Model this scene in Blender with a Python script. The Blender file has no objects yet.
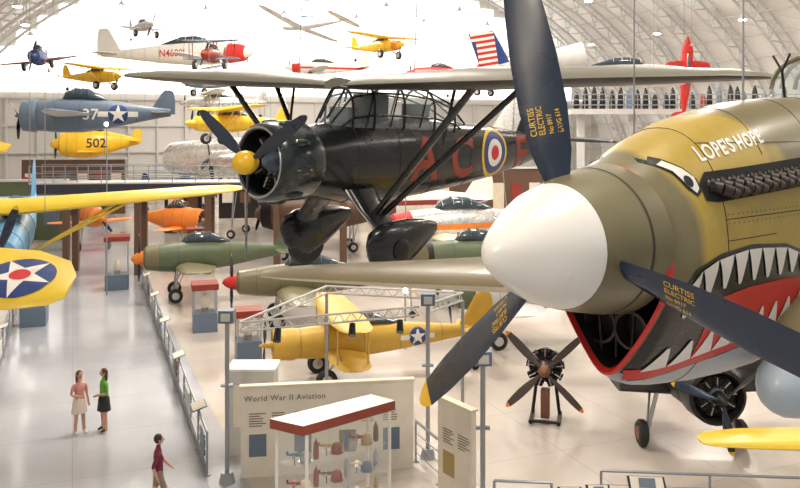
import bpy,bmesh,math,random
from mathutils import Vector, Matrix
from mathutils.bvhtree import BVHTree
random.seed(4)
sc=bpy.context.scene
try:
    sc.view_settings.view_transform='Standard'
    sc.view_settings.look='None'
except Exception: pass
R=math.radians
# ---------------------------------------------------------------- materials
MATS={}
def mat(name,col,rough=.5,metal=0.,var=.14,scale=2.5,emit=0.,alpha=1.,coat=0.,trans=0.):
    if name in MATS: return MATS[name]
    m=bpy.data.materials.new(name); m.use_nodes=True
    nt=m.node_tree; b=nt.nodes['Principled BSDF']
    tc=nt.nodes.new('ShaderNodeTexCoord'); nz=nt.nodes.new('ShaderNodeTexNoise')
    nz.inputs['Scale'].default_value=scale; nz.inputs['Detail'].default_value=6
    nt.links.new(tc.outputs['Object'],nz.inputs['Vector'])
    mx=nt.nodes.new('ShaderNodeMix'); mx.data_type='RGBA'
    mx.inputs[6].default_value=(*[c*(1-var) for c in col],1)
    mx.inputs[7].default_value=(*[min(1,c*(1+var)) for c in col],1)
    nt.links.new(nz.outputs['Fac'],mx.inputs[0]); nt.links.new(mx.outputs[2],b.inputs['Base Color'])
    if alpha>=1 and emit==0:
        mr=nt.nodes.new('ShaderNodeMapRange'); nt.links.new(nz.outputs['Fac'],mr.inputs[0]); mr.inputs[1].default_value=.3; mr.inputs[2].default_value=.7
        mr.inputs[3].default_value=max(.05,rough-.08); mr.inputs[4].default_value=min(1,rough+.08); nt.links.new(mr.outputs[0],b.inputs['Roughness'])
    b.inputs['Roughness'].default_value=rough; b.inputs['Metallic'].default_value=metal
    b.inputs['Coat Weight'].default_value=coat; b.inputs['Coat Roughness'].default_value=.12; b.inputs['Alpha'].default_value=alpha
    b.inputs['Transmission Weight'].default_value=trans
    if emit>0:
        b.inputs['Emission Color'].default_value=(*col,1); b.inputs['Emission Strength'].default_value=emit
    MATS[name]=m; return m
white=mat('white_paint',(.82,.80,.75),.35); black=mat('black_paint',(.008,.010,.012),.24,coat=.15)
navy=mat('navy_blade_paint',(.014,.026,.055),.30,coat=.2); yellow=mat('yellow_paint',(.82,.50,.025),.35)
yel2=mat('trainer_yellow',(.80,.56,.04),.4,coat=.1); ygold=mat('muted_yellow',(.60,.37,.05),.45); red=mat('red_paint',(.60,.025,.02),.4); rub=mat('rubber',(.02,.02,.02),.7)
steel=mat('steel',(.45,.46,.48),.35,.8); silver=mat('bare_aluminium',(.72,.71,.69),.28,.75)
olive=mat('olive_drab',(.165,.145,.075),.42,coat=.15); tan=mat('desert_tan',(.42,.31,.12),.5); grey=mat('sky_grey',(.40,.48,.56),.4,coat=.2)
glass=mat('canopy_glass',(.55,.65,.7),.08,.0,alpha=.25); dglass=mat('dark_glass',(.05,.07,.09),.1,.2)
blue=mat('insignia_blue',(.02,.05,.20),.4); bgrey=mat('navy_blue_grey',(.12,.17,.24),.45,coat=.2); orange=mat('orange_paint',(.75,.22,.03),.4)
dred=mat('dull_red',(.26,.035,.02),.5); brown=mat('brown_steel',(.13,.07,.045),.5); wire=mat('cable',(.3,.3,.32),.4,.6)
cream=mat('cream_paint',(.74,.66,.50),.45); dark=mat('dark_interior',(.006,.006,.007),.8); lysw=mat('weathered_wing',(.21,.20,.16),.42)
lysu=mat('wing_underside',(.045,.045,.04),.4); lgrey=mat('light_grey',(.58,.58,.57),.45); rail=mat('rail_steel',(.32,.34,.37),.35,.5)
exh=mat('exhaust_soot',(.02,.018,.017),.5,.4); pipe=mat('exhaust_pipe',(.06,.05,.045),.42,.5,scale=12); rust=mat('brown_wood_prop',(.07,.05,.045),.4); lamp=mat('lamp_glow',(1,.93,.8),.5,emit=45)
pink=mat('sign_board',(.76,.71,.61),.6); ink=mat('print_ink',(.20,.15,.11),.6); tread=mat('brown_rust',(.20,.08,.045),.6)
bluelt=mat('light_blue_paint',(.10,.30,.52),.4); dgreen=mat('cowl_green',(.018,.028,.030),.25,.2,coat=.3)
dgr=mat('dark_green',(.10,.13,.07),.45); line=mat('panel_gap',(.045,.04,.025),.7)

def node_mat_p40():
    m=bpy.data.materials.new('camouflage_paint'); m.use_nodes=True
    nt=m.node_tree; b=nt.nodes['Principled BSDF']; L=nt.links.new
    tc=nt.nodes.new('ShaderNodeTexCoord'); sp=nt.nodes.new('ShaderNodeSeparateXYZ'); L(tc.outputs['Object'],sp.inputs[0])
    nz=nt.nodes.new('ShaderNodeTexNoise'); nz.inputs['Scale'].default_value=1.1; nz.inputs['Detail'].default_value=2; L(tc.outputs['Object'],nz.inputs['Vector'])
    def mth(op,a,c):
        n=nt.nodes.new('ShaderNodeMath'); n.operation=op
        for i,v in enumerate((a,c)):
            if isinstance(v,(int,float)): n.inputs[i].default_value=v
            else: L(v,n.inputs[i])
        return n.outputs[0]
    def step(v,lo,hi):
        n=nt.nodes.new('ShaderNodeMapRange'); n.clamp=True; L(v,n.inputs[0]); n.inputs[1].default_value=lo; n.inputs[2].default_value=hi; return n.outputs[0]
    wob=mth('MULTIPLY',mth('SUBTRACT',nz.outputs['Fac'],.5),1.5)
    nose=step(mth('ADD',sp.outputs[0],mth('MULTIPLY',wob,.35)),-.68,-.60)
    topf=mth('ADD',mth('ADD',sp.outputs[2],wob),mth('MULTIPLY',mth('ADD',sp.outputs[0],1.5),-.42))
    top=step(topf,.66,.74)
    o=mth('MAXIMUM',nose,top)
    nz2=nt.nodes.new('ShaderNodeTexNoise'); nz2.inputs['Scale'].default_value=7; nz2.inputs['Detail'].default_value=8; nz2.inputs['Roughness'].default_value=.7; L(tc.outputs['Object'],nz2.inputs['Vector'])
    def mix(f,a,c):
        n=nt.nodes.new('ShaderNodeMix'); n.data_type='RGBA'; L(f,n.inputs[0])
        for i,v in ((6,a),(7,c)):
            if isinstance(v,tuple): n.inputs[i].default_value=(*v,1)
            else: L(v,n.inputs[i])
        return n.outputs[2]
    mus=mix(nz2.outputs['Fac'],(.35,.245,.025),(.54,.38,.06)); ol=mix(nz2.outputs['Fac'],(.125,.105,.045),(.22,.185,.09))
    c=mix(o,mus,ol)
    bot=step(mth('ADD',sp.outputs[2],mth('MULTIPLY',wob,.15)),-.84,-.78)
    c=mix(bot,(.36,.40,.44),c)
    L(c,b.inputs['Base Color'])
    mr=nt.nodes.new('ShaderNodeMapRange'); L(nz2.outputs['Fac'],mr.inputs[0]); mr.inputs[3].default_value=.28; mr.inputs[4].default_value=.52; L(mr.outputs[0],b.inputs['Roughness'])
    b.inputs['Coat Weight'].default_value=.18; b.inputs['Coat Roughness'].default_value=.2
    bp=nt.nodes.new('ShaderNodeBump'); bp.inputs['Strength'].default_value=.06; L(nz.outputs['Fac'],bp.inputs['Height']); L(bp.outputs[0],b.inputs['Normal'])
    return m
camo=node_mat_p40()
# ---------------------------------------------------------------- mesh builder
def ring(x,top,bot,hw,n=2.,seg=24,k=0.):
    zc=(top+bot)/2; hh=(top-bot)/2; o=[]
    for i in range(seg):
        a=2*math.pi*i/seg; c,s=math.cos(a),math.sin(a)
        o.append(Vector((x,math.copysign(hw*abs(c)**(2/n),c)*(1-k*max(0,-s)),zc+math.copysign(hh*abs(s)**(2/n),s))))
    return o
AF=[(0,0),(.03,.35),(.12,.75),(.3,1.0),(.6,.7),(.85,.3),(1,.03),(.85,-.10),(.6,-.28),(.3,-.42),(.12,-.4),(.03,-.25)]
class MB:
    def __init__(s): s.v=[];s.f=[];s.m=[];s.mats=[];s.T=Matrix.Identity(4)
    def mi(s,m):
        if m not in s.mats: s.mats.append(m)
        return s.mats.index(m)
    def add(s,vs,fs,m):
        o=len(s.v); s.v+=[s.T@Vector(p) for p in vs]
        for k,f in enumerate(fs):
            s.f.append(tuple(o+i for i in f)); s.m.append(s.mi(m(k) if callable(m) else m))
    def loft(s,rings,m,c0=True,c1=True):
        n=len(rings[0]); vs=[p for r in rings for p in r]; fs=[]; ms=[]
        for i in range(len(rings)-1):
            for j in range(n):
                fs.append((i*n+j,i*n+(j+1)%n,(i+1)*n+(j+1)%n,(i+1)*n+j)); ms.append(m(i,j) if callable(m) else m)
        if c0: fs.append(tuple(range(n))[::-1]); ms.append(m(0,0) if callable(m) else m)
        if c1: fs.append(tuple(range((len(rings)-1)*n,len(rings)*n))); ms.append(m(len(rings)-2,0) if callable(m) else m)
        s.add(vs,fs,lambda k:ms[k])
    def box(s,c,d,m,rz=0):
        c=Vector(c); M=Matrix.Rotation(rz,3,'Z'); x,y,z=[k/2 for k in d]
        vs=[c+M@Vector((a*x,b*y,e*z)) for a in(-1,1) for b in(-1,1) for e in(-1,1)]
        s.add(vs,[(0,1,3,2),(4,6,7,5),(0,4,5,1),(2,3,7,6),(0,2,6,4),(1,5,7,3)],m)
    def cyl(s,p0,p1,r0,m,r1=None,seg=10):
        p0=Vector(p0);p1=Vector(p1); r1=r0 if r1 is None else r1; d=(p1-p0).normalized()
        u=d.orthogonal().normalized(); w=d.cross(u)
        s.loft([[p+ (u*math.cos(2*math.pi*i/seg)+w*math.sin(2*math.pi*i/seg))*r for i in range(seg)] for p,r in((p0,r0),(p1,r1))],m)
    def lathe(s,prof,m,seg=32,M=None,cap=(True,True)):   # profile (x,r) around X axis
        M=M or Matrix.Identity(4)
        s.loft([[M@Vector((x,r*math.cos(2*math.pi*i/seg),r*math.sin(2*math.pi*i/seg))) for i in range(seg)] for x,r in prof],m,*cap)
    def ell(s,c,r,m,seg=16,n=9):
        c=Vector(c); rs=[]
        for k in range(n+1):
            a=-math.pi/2+math.pi*k/n; rr=max(.02,math.cos(a))
            rs.append([c+Vector((r[0]*math.sin(a),r[1]*rr*math.cos(2*math.pi*i/seg),r[2]*rr*math.sin(2*math.pi*i/seg))) for i in range(seg)])
        s.loft(rs,m)
    def wing(s,st,m1,m2=None,vert=False):
        m2=m2 or m1; rs=[]
        for (y,xl,ch,z,th) in st:
            if vert: rs.append([Vector((xl-c*ch,t*th*.7,y)) for c,t in AF])
            else: rs.append([Vector((xl-c*ch,y,z+t*th)) for c,t in AF])
        s.loft(rs,lambda i,j:m1 if j<6 else m2)
    def prop(s,c,Rr,phis,m,tip=None,ch=.17,hub=None,hubr=.09,beta=(55,22)):
        c=Vector(c); X=Vector((1,0,0)); tip=tip or m
        for ph in phis:
            rd=Vector((0,math.sin(R(ph)),math.cos(R(ph)))); T=X.cross(rd); rs=[]
            St=[(.10,.32,.30),(.2,.5,.22),(.3,.82,.14),(.45,1,.09),(.62,1.,.07),(.78,.88,.05),(.925,.68,.035),(.94,.62,.035),(.975,.40,.03),(.997,.13,.02)]
            for r,k,th in St:
                b=R(beta[0]+(beta[1]-beta[0])*min(1,r*1.15)); cd=T*math.cos(b)+X*math.sin(b); nd=rd.cross(cd)
                rs.append([c+rd*r*Rr+cd*(ch*Rr*k/2*math.cos(2*math.pi*i/10))+nd*(ch*Rr*th/2*math.sin(2*math.pi*i/10)) for i in range(10)])
            s.loft(rs,lambda i,j:tip if i>=6 else m)
        if hub: s.lathe([(-hubr,hubr),(0,hubr*1.1),(hubr*.8,hubr*.8),(hubr*1.4,hubr*.2)],hub,16,Matrix.Translation(c))
    def bvh(s): return BVHTree.FromPolygons(s.v,s.f)
    def decal(s,polys,O,U,W,D,m,off=.006,maxl=.1,bvh=None,tri=None):
        bvh=bvh or s.bvh(); O=Vector(O);U=Vector(U);W=Vector(W);D=Vector(D).normalized()
        bm=bmesh.new()
        if tri:
            vv=[bm.verts.new((x,y,0)) for x,y in tri[0]]
            for f in tri[1]:
                try: bm.faces.new([vv[i] for i in f])
                except ValueError: pass
        else:
            for pl in polys: bm.faces.new([bm.verts.new((x,y,0)) for x,y in pl])
        bmesh.ops.triangulate(bm,faces=bm.faces[:])
        for _ in range(5):
            es=[e for e in bm.edges if e.calc_length()>maxl]
            if not es: break
            bmesh.ops.subdivide_edges(bm,edges=es,cuts=1); bmesh.ops.triangulate(bm,faces=bm.faces[:])
        idx={};vs=[]
        for v in bm.verts:
            h=bvh.ray_cast(O+U*v.co.x+W*v.co.y,D)
            if h[0] is None: continue
            n=h[1]; n=n if n.dot(D)<0 else -n
            idx[v]=len(vs); vs.append(h[0]+n*off)
        fs=[tuple(idx[v] for v in f.verts) for f in bm.faces if all(v in idx for v in f.verts)]
        T=s.T; s.T=Matrix.Identity(4); s.add(vs,fs,m); s.T=T; bm.free()
    def obj(s,name,loc=(0,0,0),rot=(0,0,0),parent=None,flat=False,ang=38):
        me=bpy.data.meshes.new(name); me.from_pydata([tuple(p) for p in s.v],[],s.f)
        for m in s.mats: me.materials.append(m)
        me.polygons.foreach_set('material_index',s.m)
        bm=bmesh.new(); bm.from_mesh(me); bmesh.ops.recalc_face_normals(bm,faces=bm.faces[:]); bm.to_mesh(me); bm.free()
        if not flat:
            me.polygons.foreach_set('use_smooth',[True]*len(me.polygons))
            try: me.set_sharp_from_angle(angle=R(ang))
            except Exception: pass
        me.update()
        o=bpy.data.objects.new(name,me); sc.collection.objects.link(o); o.location=loc; o.rotation_euler=rot
        if parent: o.parent=parent
        return o
def circ(x,y,r,n=28): return [(x+r*math.cos(2*math.pi*i/n),y+r*math.sin(2*math.pi*i/n)) for i in range(n)]
def star(x,y,r): return [(x+(r if i%2==0 else r*.382)*math.sin(math.pi*i/5),y+(r if i%2==0 else r*.382)*math.cos(math.pi*i/5)) for i in range(10)]
def textmesh(t,size,bold=0.,align='LEFT',space=1.):
    cu=bpy.data.curves.new('t','FONT'); cu.body=t; cu.size=size; cu.align_x=align; cu.offset=bold; cu.resolution_u=3; cu.space_character=space
    o=bpy.data.objects.new('t',cu); sc.collection.objects.link(o); bpy.context.view_layer.update()
    me=o.evaluated_get(bpy.context.evaluated_depsgraph_get()).to_mesh()
    vs=[(v.co.x,v.co.y) for v in me.vertices]; fs=[tuple(p.vertices) for p in me.polygons]
    bpy.data.objects.remove(o); return vs,fs
def insignia(b,O,U,W,D,r,bv,bars=True,reddot=False,ml=.15):
    if bars: b.decal([[(-2*r,-r*.28),(2*r,-r*.28),(2*r,r*.28),(-2*r,r*.28)]],O,U,W,D,white,.008,ml,bv)
    b.decal([circ(0,0,r)],O,U,W,D,blue,.012,ml,bv); b.decal([star(0,0,r)],O,U,W,D,white,.018,ml,bv)
    if reddot: b.decal([circ(0,0,r*.3,14)],O,U,W,D,red,.024,ml,bv)
def hd(h): return math.atan2(h[1],h[0])
def radial(b,x,r,m,n=9,hubm=None):
    for i in range(n):
        a=2*math.pi*i/n; d=Vector((0,math.sin(a),math.cos(a)))
        for k in range(4): b.cyl(Vector((x,0,0))+d*r*(.42+.13*k),Vector((x,0,0))+d*r*(.50+.13*k),r*.20-(.02*r if k%2 else 0),m,seg=10)
        b.cyl(Vector((x+.12*r,0,0))+d*r*.3,Vector((x+.2*r,0,0))+d*r*.85,r*.03,steel,seg=6)
    b.lathe([(x-.3*r,.4*r),(x+.1*r,.4*r),(x+.3*r,.25*r),(x+.45*r,.14*r)],hubm or bgrey,18)
BR=R(22.3)
A0,HS,HT,B0,B1=28,44,31,-8,96
def arch(a): return HT*math.sqrt(max(0,1-((a-A0)/HS)**2))
def roofz(x,y): return arch(x*math.cos(BR)+y*math.sin(BR))-1.9

# ---------------------------------------------------------------- generic airplane
def plane(name,loc,head,L=8,span=10,body=silver,wc=None,wpos='low',r=.6,chord=1.6,spin=None,blades=3,pr=1.4,gear=None,wires=False,
          pitch=0,roll=0,cowl=None,star_=False,under=None,tail=None,biplane=False,radial_=False,text=None,textm=None,dih=.05,gap=1.1,
          cross=False,engines=0,wingstar=False,ph0=20,stripes=None,folded=False):
    b=MB(); wc=wc or body; under=under or wc; cowl=cowl or body; tail=tail or body; xn=.3*L
    prof=[(.30,.62,.62,.62),(.285,.85,.85,.85),(.2,1,1,.95),(.08,1.15,1.1,1),(-.08,1.2,1.1,1),(-.25,1.05,.85,.8),(-.45,.75,.45,.48),(-.6,.55,.15,.22),(-.68,.5,.02,.08)]
    b.loft([ring(k*L,t*r,-bt*r,w*r,2.2,20) for k,t,bt,w in prof],lambda i,j:cowl if i<2 else body)
    for k,t,bt,w in prof[2:-2]:
        rg=ring(k*L,t*r+.002,-bt*r-.002,w*r+.002,2.2,20)
        for i in range(20): b.cyl(rg[i],rg[(i+1)%20],.008,line,seg=3)
    if radial_:
        b.lathe([(xn-.02,r*.8),(xn+.15,r*.9),(xn+.1,r*1.02),(xn-.5,r*1.08),(xn-.7,r*.98)],cowl,24,cap=(False,False)); radial(b,xn-.02,r*.8,exh)
    b.loft([ring(x*L,(1.1+h)*r,.9*r,.55*r*w,2,14) for x,h,w in((.06,.0,.3),(.03,.5,.8),(-.03,.75,1),(-.12,.7,1),(-.2,.3,.8),(-.26,0,.3))],dglass)
    for x,h in((.03,.52),(-.03,.78),(-.08,.76),(-.13,.70)):
        rr=ring(x*L,(1.1+h)*r+.01,.9*r,.56*r,2,14)
        for i in range(7): b.cyl(rr[i],rr[i+1],.02,body,seg=4)
    zw={'low':-.7*r,'mid':0,'high':1.55*r}[wpos]; sp=span/2
    def mkwing(z,sp,k=1.):
        for sg in(-1,1):
            st=[(sg*.0,.10*L,chord*k,z,.15*chord),(sg*sp*.35,.10*L,chord*.97*k,z+dih*sp*.35,.12*chord),(sg*sp*.8,.085*L,chord*.78*k,z+dih*sp*.8,.08*chord),(sg*sp*.94,.07*L,chord*.58*k,z+dih*sp*.94,.05*chord),(sg*sp*.99,.045*L,chord*.3*k,z+dih*sp,.02*chord)]
            b.wing(st,wc,under)
    if folded:
        for sg in(-1,1):
            b.wing([(0,.1*L,chord,zw,.15*chord),(sg*1.9,.1*L,chord,zw+.1,.13*chord)],wc,under)
            b.wing([(sg*1.9,.1*L,chord,zw+.1,.13*chord),(sg*2.05,.1*L,chord*.9,zw+1.2,.1),(sg*1.8,.05*L,chord*.5,zw+2.2,.05)],under,wc)
    else: mkwing(zw,sp)
    if biplane:
        zu=zw+chord*gap+r*.6; mkwing(zu,sp*1.05)
        for sg in(-1,1):
            for xx in(.08*L,.08*L-chord*.7):
                b.cyl((xx,sg*sp*.72,zw+dih*sp*.7),(xx,sg*sp*.74,zu+dih*sp*.7),.03,body,seg=6); b.cyl((xx,sg*.3*r,r),(xx,sg*.6*r,zu),.03,body,seg=6)
            b.cyl((.06*L,sg*r*.9,zw),(.06*L,sg*sp*.72,zu+.1),.01,wire,seg=4); b.cyl((.06*L,sg*r*.5,zu),(.06*L,sg*sp*.72,zw+.1),.01,wire,seg=4)
    if wpos=='high':
        for sg in(-1,1):
            for xx in(.07*L,.07*L-chord*.5): b.cyl((.04*L,sg*r*.9,-r*.8),(xx,sg*sp*.5,zw+dih*sp*.5),.035,wc,seg=6)
            b.cyl((.05*L,sg*r*.5,r),(.05*L,sg*r*.6,zw),.03,body,seg=6)
    for e in range(engines):
        for sg in(-1,1):
            y=sg*sp*(.24+.24*e); M=Matrix.Translation((.1*L,y,zw+.1)); b.lathe([(1.6,.35),(1.5,.62),(.4,.7),(-1.2,.6),(-2.4,.15)],cowl,20,M)
            b.T=Matrix.Translation((.1*L+1.7,y,zw+.1)); b.prop((0,0,0),pr,[ph0+i*90 for i in range(4)],navy,yellow,hub=steel); b.T=Matrix.Identity(4)
    hs=.18*span+.3; tz=.25*r
    for sg in(-1,1): b.wing([(0,-.55*L,.13*L,tz,.08),(sg*hs*.7,-.565*L,.11*L,tz,.06),(sg*hs,-.59*L,.05*L,tz,.03)],tail,under)
    fh=.16*L+.2
    b.wing([(.1*r,-.52*L,.19*L,0,.1),(fh*.6,-.585*L,.125*L,0,.07),(fh*.92,-.62*L,.08*L,0,.05),(fh,-.64*L,.04*L,0,.03)],tail,vert=True)
    if blades:
        b.prop((xn+.2*(1+bool(radial_)),0,0),pr,[ph0+i*360/blades for i in range(blades)],navy,yellow,hub=None)
        sr=r*.42 if not radial_ else r*.2
        b.lathe([(xn-.02,sr*1.35),(xn+.25,sr*1.1),(xn+.5,sr*.6),(xn+.6,sr*.1)],spin or body,18)
    if gear is not None:
        gy=max(.9,.11*span) if not folded else 1.2; gx=.1*L
        for sg in(-1,1):
            b.cyl((gx-.1,sg*gy*.75 if wpos!='high' else sg*r*.6,-.7*r),(gx,sg*gy,-gear+.35),.06,steel,seg=8); b.cyl((gx-.5,sg*gy*.8,-.7*r),(gx,sg*gy,-gear+.5),.035,steel,seg=6)
            b.lathe([(-.10,.12),(-.12,.28),(-.06,.35),(.06,.35),(.12,.28),(.10,.12)],rub,20,Matrix.Translation((gx,sg*(gy+.13),-gear+.35))@Matrix.Rotation(R(90),4,'Z'))
            b.lathe([(-.13,.18),(.13,.18)],tread if folded else lgrey,14,Matrix.Translation((gx,sg*(gy+.13),-gear+.35))@Matrix.Rotation(R(90),4,'Z'))
        b.cyl((-.6*L,0,0),(-.62*L,0,-gear+.15),.04,steel,seg=6); b.lathe([(-.05,.15),(.05,.15)],rub,12,Matrix.Translation((-.62*L,0,-gear+.15))@Matrix.Rotation(R(90),4,'Z'))
    bv=b.bvh()
    for sg in(-1,1):
        U=(-sg,0,0)
        if star_: insignia(b,(-.33*L,sg*3,.1*r),U,(0,0,1),(0,-sg,0),r*.62,bv)
        if cross:
            k=r*.55; b.decal([[(-k,-k*.3),(k,-k*.3),(k,k*.3),(-k,k*.3)],[(-k*.3,-k),(k*.3,-k),(k*.3,k),(-k*.3,k)]],(-.16*L,sg*3,.0*r),U,(0,0,1),(0,-sg,0),black,.012,.2,bv)
        if text: b.decal(None,(-.15*L,sg*3,-.25*r),U,(0,0,1),(0,-sg,0),textm or white,.014,.3,bv,tri=textmesh(text,r*1.0,.01,'CENTER'))
        if stripes: b.decal([[(-.45*L,-.15*r),(.45*L,-.15*r),(.45*L,.2*r),(-.45*L,.2*r)]],(-.2*L,sg*3,0),U,(0,0,1),(0,-sg,0),stripes,.01,.3,bv)
        if wingstar: insignia(b,(.09*L-chord*.36,sg*sp*.80,6),(0,-1,0),(1,0,0),(0,0,-1),chord*.27,bv,bars=False,reddot=True)
    e=Matrix.Translation(loc)@Matrix.Rotation(hd(head),4,'Z')@Matrix.Rotation(-R(pitch),4,'Y')@Matrix.Rotation(R(roll),4,'X')
    if wires:
        inv=e.inverted()
        for p in((.1*L,sp*.15,zw),(.1*L,-sp*.15,zw),(-.5*L,0,.3*r)):
            w=e@Vector(p); up=inv@Vector((w.x,w.y,max(w.z+.5,roofz(w.x,w.y)))); b.cyl(p,up,.012,wire,seg=4)
    o=b.obj(name); o.matrix_world=e; return o

# ================================================================ BUILDING
def apt(t,k=0): return (A0+(HS-k)*math.cos(t),(HT-k)*math.sin(t))
roofm=mat('roof_panel',(.90,.89,.87),.7,var=.04,scale=.3); trussm=mat('truss_white_paint',(.62,.61,.59),.5,var=.05)
b=MB(); N=40
vs=[];fs=[]
nb=14
for i in range(N+1):
    t=math.pi*i/N; a,z=apt(t)
    for j in range(nb+1): vs.append((a,B0+(B1-B0)*j/nb,z))
for i in range(N):
    for j in range(nb): k=i*(nb+1)+j; fs.append((k,k+1,k+nb+2,k+nb+1))
b.add(vs,fs,roofm); b.obj('ceiling',rot=(0,0,BR))
b=MB()
ys=[B0+(B1-B0)*j/19. for j in range(1,19)]
for y in ys:
    for i in range(N):
        t0,t1=math.pi*i/N,math.pi*(i+1)/N; tm=(t0+t1)/2
        o0,o1=apt(t0,.3),apt(t1,.3); i0,i1,im=apt(t0,1.9),apt(t1,1.9),apt(tm,.3)
        for dy in(-.6,.6): b.cyl((o0[0],y+dy,o0[1]),(o1[0],y+dy,o1[1]),.12,trussm,seg=4)
        b.cyl((i0[0],y,i0[1]),(i1[0],y,i1[1]),.15,trussm,seg=5)
        for dy in(-.6,.6):
            b.cyl((i0[0],y,i0[1]),(im[0],y+dy,im[1]),.06,trussm,seg=4); b.cyl((im[0],y+dy,im[1]),(i1[0],y,i1[1]),.06,trussm,seg=4)
for i in range(1,N,1):
    a,z=apt(math.pi*i/N,.4); b.cyl((a,B0,z),(a,B1,z),.08,trussm,seg=4)
    a2,z2=apt(math.pi*(i+1)/N,.4)
    if i%4==0:
        for y0,y1 in zip(ys,ys[1:]): b.cyl((a,y0,z),(a2,y1,z2),.05,trussm,seg=4)
b.obj('trim_roof_truss',rot=(0,0,BR))
wallm=mat('end_wall_panel',(.66,.64,.61),.7,var=.06,scale=.2); glow_pane=mat('end_wall_glow',(1.,.985,.95),.4,emit=1.9,var=.02); mull=mat('glow_panel_frame',(.85,.85,.83),.6)  # emissive panel material, added to make the upper end wall blown-out bright
b=MB()
for i in range(56):
    a0=A0-HS+2*HS*i/56; a1=a0+2*HS/56
    z0,z1=arch(a0),arch(a1)
    if max(z0,z1)<.1: continue
    b.add([(a0,B1,0),(a1,B1,0),(a1,B1,z1),(a0,B1,z0)],[(0,1,2,3)],wallm)
    if i%2==0: b.box((a0,B1-.15,min(z0,12)/2),(.25,.3,min(z0,12)),trussm)
for z in(3,6,9,12): b.box((A0,B1-.2,z),(2*(HS*math.sqrt(1-(z/HT)**2)),.3,.2),trussm)
b.obj('wall_end',rot=(0,0,BR),flat=True)
b=MB()  # rows of added glowing panels, not actual windows
for i in range(1,41):
    a0=A0-HS+2*HS*i/42; a1=a0+2*HS/42-.16; zt=min(arch(a0),arch(a1))-.6
    z=12.6
    while z<zt:
        ze=min(z+3.6,zt); b.box(((a0+a1)/2,B1-.12,(z+ze)/2),(a1-a0,.08,ze-z-.14),glow_pane); z+=3.6
b.obj('glow_panels',rot=(0,0,BR),flat=True)
m=bpy.data.materials.new('polished_concrete'); m.use_nodes=True; nt=m.node_tree; P=nt.nodes['Principled BSDF']; Lk=nt.links.new
tc=nt.nodes.new('ShaderNodeTexCoord'); sp=nt.nodes.new('ShaderNodeSeparateXYZ'); Lk(tc.outputs['Object'],sp.inputs[0])
nz=nt.nodes.new('ShaderNodeTexNoise'); nz.inputs['Scale'].default_value=.35; nz.inputs['Detail'].default_value=8; Lk(tc.outputs['Object'],nz.inputs['Vector'])
def cmpn(v,lo,hi):
    n=nt.nodes.new('ShaderNodeMapRange'); Lk(v,n.inputs[0]); n.inputs[1].default_value=lo; n.inputs[2].default_value=hi; return n.outputs[0]
def mm(op,a,c):
    n=nt.nodes.new('ShaderNodeMath'); n.operation=op
    for i,v in enumerate((a,c)):
        if isinstance(v,(int,float)): n.inputs[i].default_value=v
        else: Lk(v,n.inputs[i])
    return n.outputs[0]
ais=mm('MULTIPLY',cmpn(sp.outputs[0],-2.4,-2.3),cmpn(sp.outputs[0],4.0,3.9))
def mixc(f,a,c):
    n=nt.nodes.new('ShaderNodeMix'); n.data_type='RGBA'; Lk(f,n.inputs[0])
    for i,v in((6,a),(7,c)):
        if isinstance(v,tuple): n.inputs[i].default_value=(*v,1)
        else: Lk(v,n.inputs[i])
    return n.outputs[2]
fa=mixc(nz.outputs['Fac'],(.44,.385,.345),(.62,.555,.50)); fb=mixc(nz.outputs['Fac'],(.30,.315,.35),(.48,.49,.53))
c=mixc(ais,fa,fb)
jx=mm('LESS_THAN',mm('FRACT',mm('MULTIPLY',sp.outputs[0],1/3.),0),.008); jy=mm('LESS_THAN',mm('FRACT',mm('MULTIPLY',sp.outputs[1],1/3.),0),.008)
c=mixc(mm('MULTIPLY',mm('MAXIMUM',jx,jy),.35),c,(.15,.15,.16)); Lk(c,P.inputs['Base Color'])
rr=nt.nodes.new('ShaderNodeMapRange'); Lk(nz.outputs['Fac'],rr.inputs[0]); rr.inputs[3].default_value=.10; rr.inputs[4].default_value=.32; Lk(rr.outputs[0],P.inputs['Roughness'])
P.inputs['Coat Weight'].default_value=.3; P.inputs['Coat Roughness'].default_value=.1
b=MB(); b.add([(-70,-30,0),(110,-30,0),(110,130,0),(-70,130,0)],[(0,1,2,3)],m); b.obj('floor',rot=(0,0,BR),flat=True)

# ================================================================ SHARK-MOUTHED FIGHTER (near right)
b=MB()
SEC=[(.40,.49,-.90,.48,.60),(.48,.52,-.955,.50,.53),(.6,.57,-1.0,.505,.44),(.8,.66,-1.04,.515,.32),(1.2,.79,-1.09,.53,.17),(1.6,.87,-1.12,.54,.08),(2.0,.93,-1.13,.545,.03),(2.6,.98,-1.1,.55,0),(3.2,1.0,-1.04,.55,0),(4.5,1.0,-.9,.52,0),(5.5,.85,-.68,.43,0),(6.8,.68,-.38,.28,0),(8.0,.52,-.1,.13,0),(8.5,.46,.1,.05,0)]
NS=56
rings=[ring(-t,tp,bt,hw,2.25,NS,k) for t,tp,bt,hw,k in SEC]
b.loft(rings,camo,False,True)
z0=-.50
def sc_ring(k,dx,x=-.40): return [Vector((x+dx,p.y*k,z0+(p.z-z0)*k)) for p in ring(x,.49,-.90,.48,2.25,NS,.60)]
b.loft([rings[0],sc_ring(.985,.03),sc_ring(.94,.04),sc_ring(.88,.0)],red,False,False)
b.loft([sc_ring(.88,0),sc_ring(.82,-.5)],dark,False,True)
for sx in(-.14,0,.14): b.cyl((-.5,sx,-.45),(-.5,sx*.8,-.80),.012,exh,seg=6)
for sy in(-.12,.12): b.lathe([(-.58,.13),(-.48,.13),(-.48,.11),(-.62,.11)],pipe,24,Matrix.Translation((0,sy,-.60)),cap=(False,True))
body_bvh=BVHTree.FromPolygons(b.v,b.f)
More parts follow.
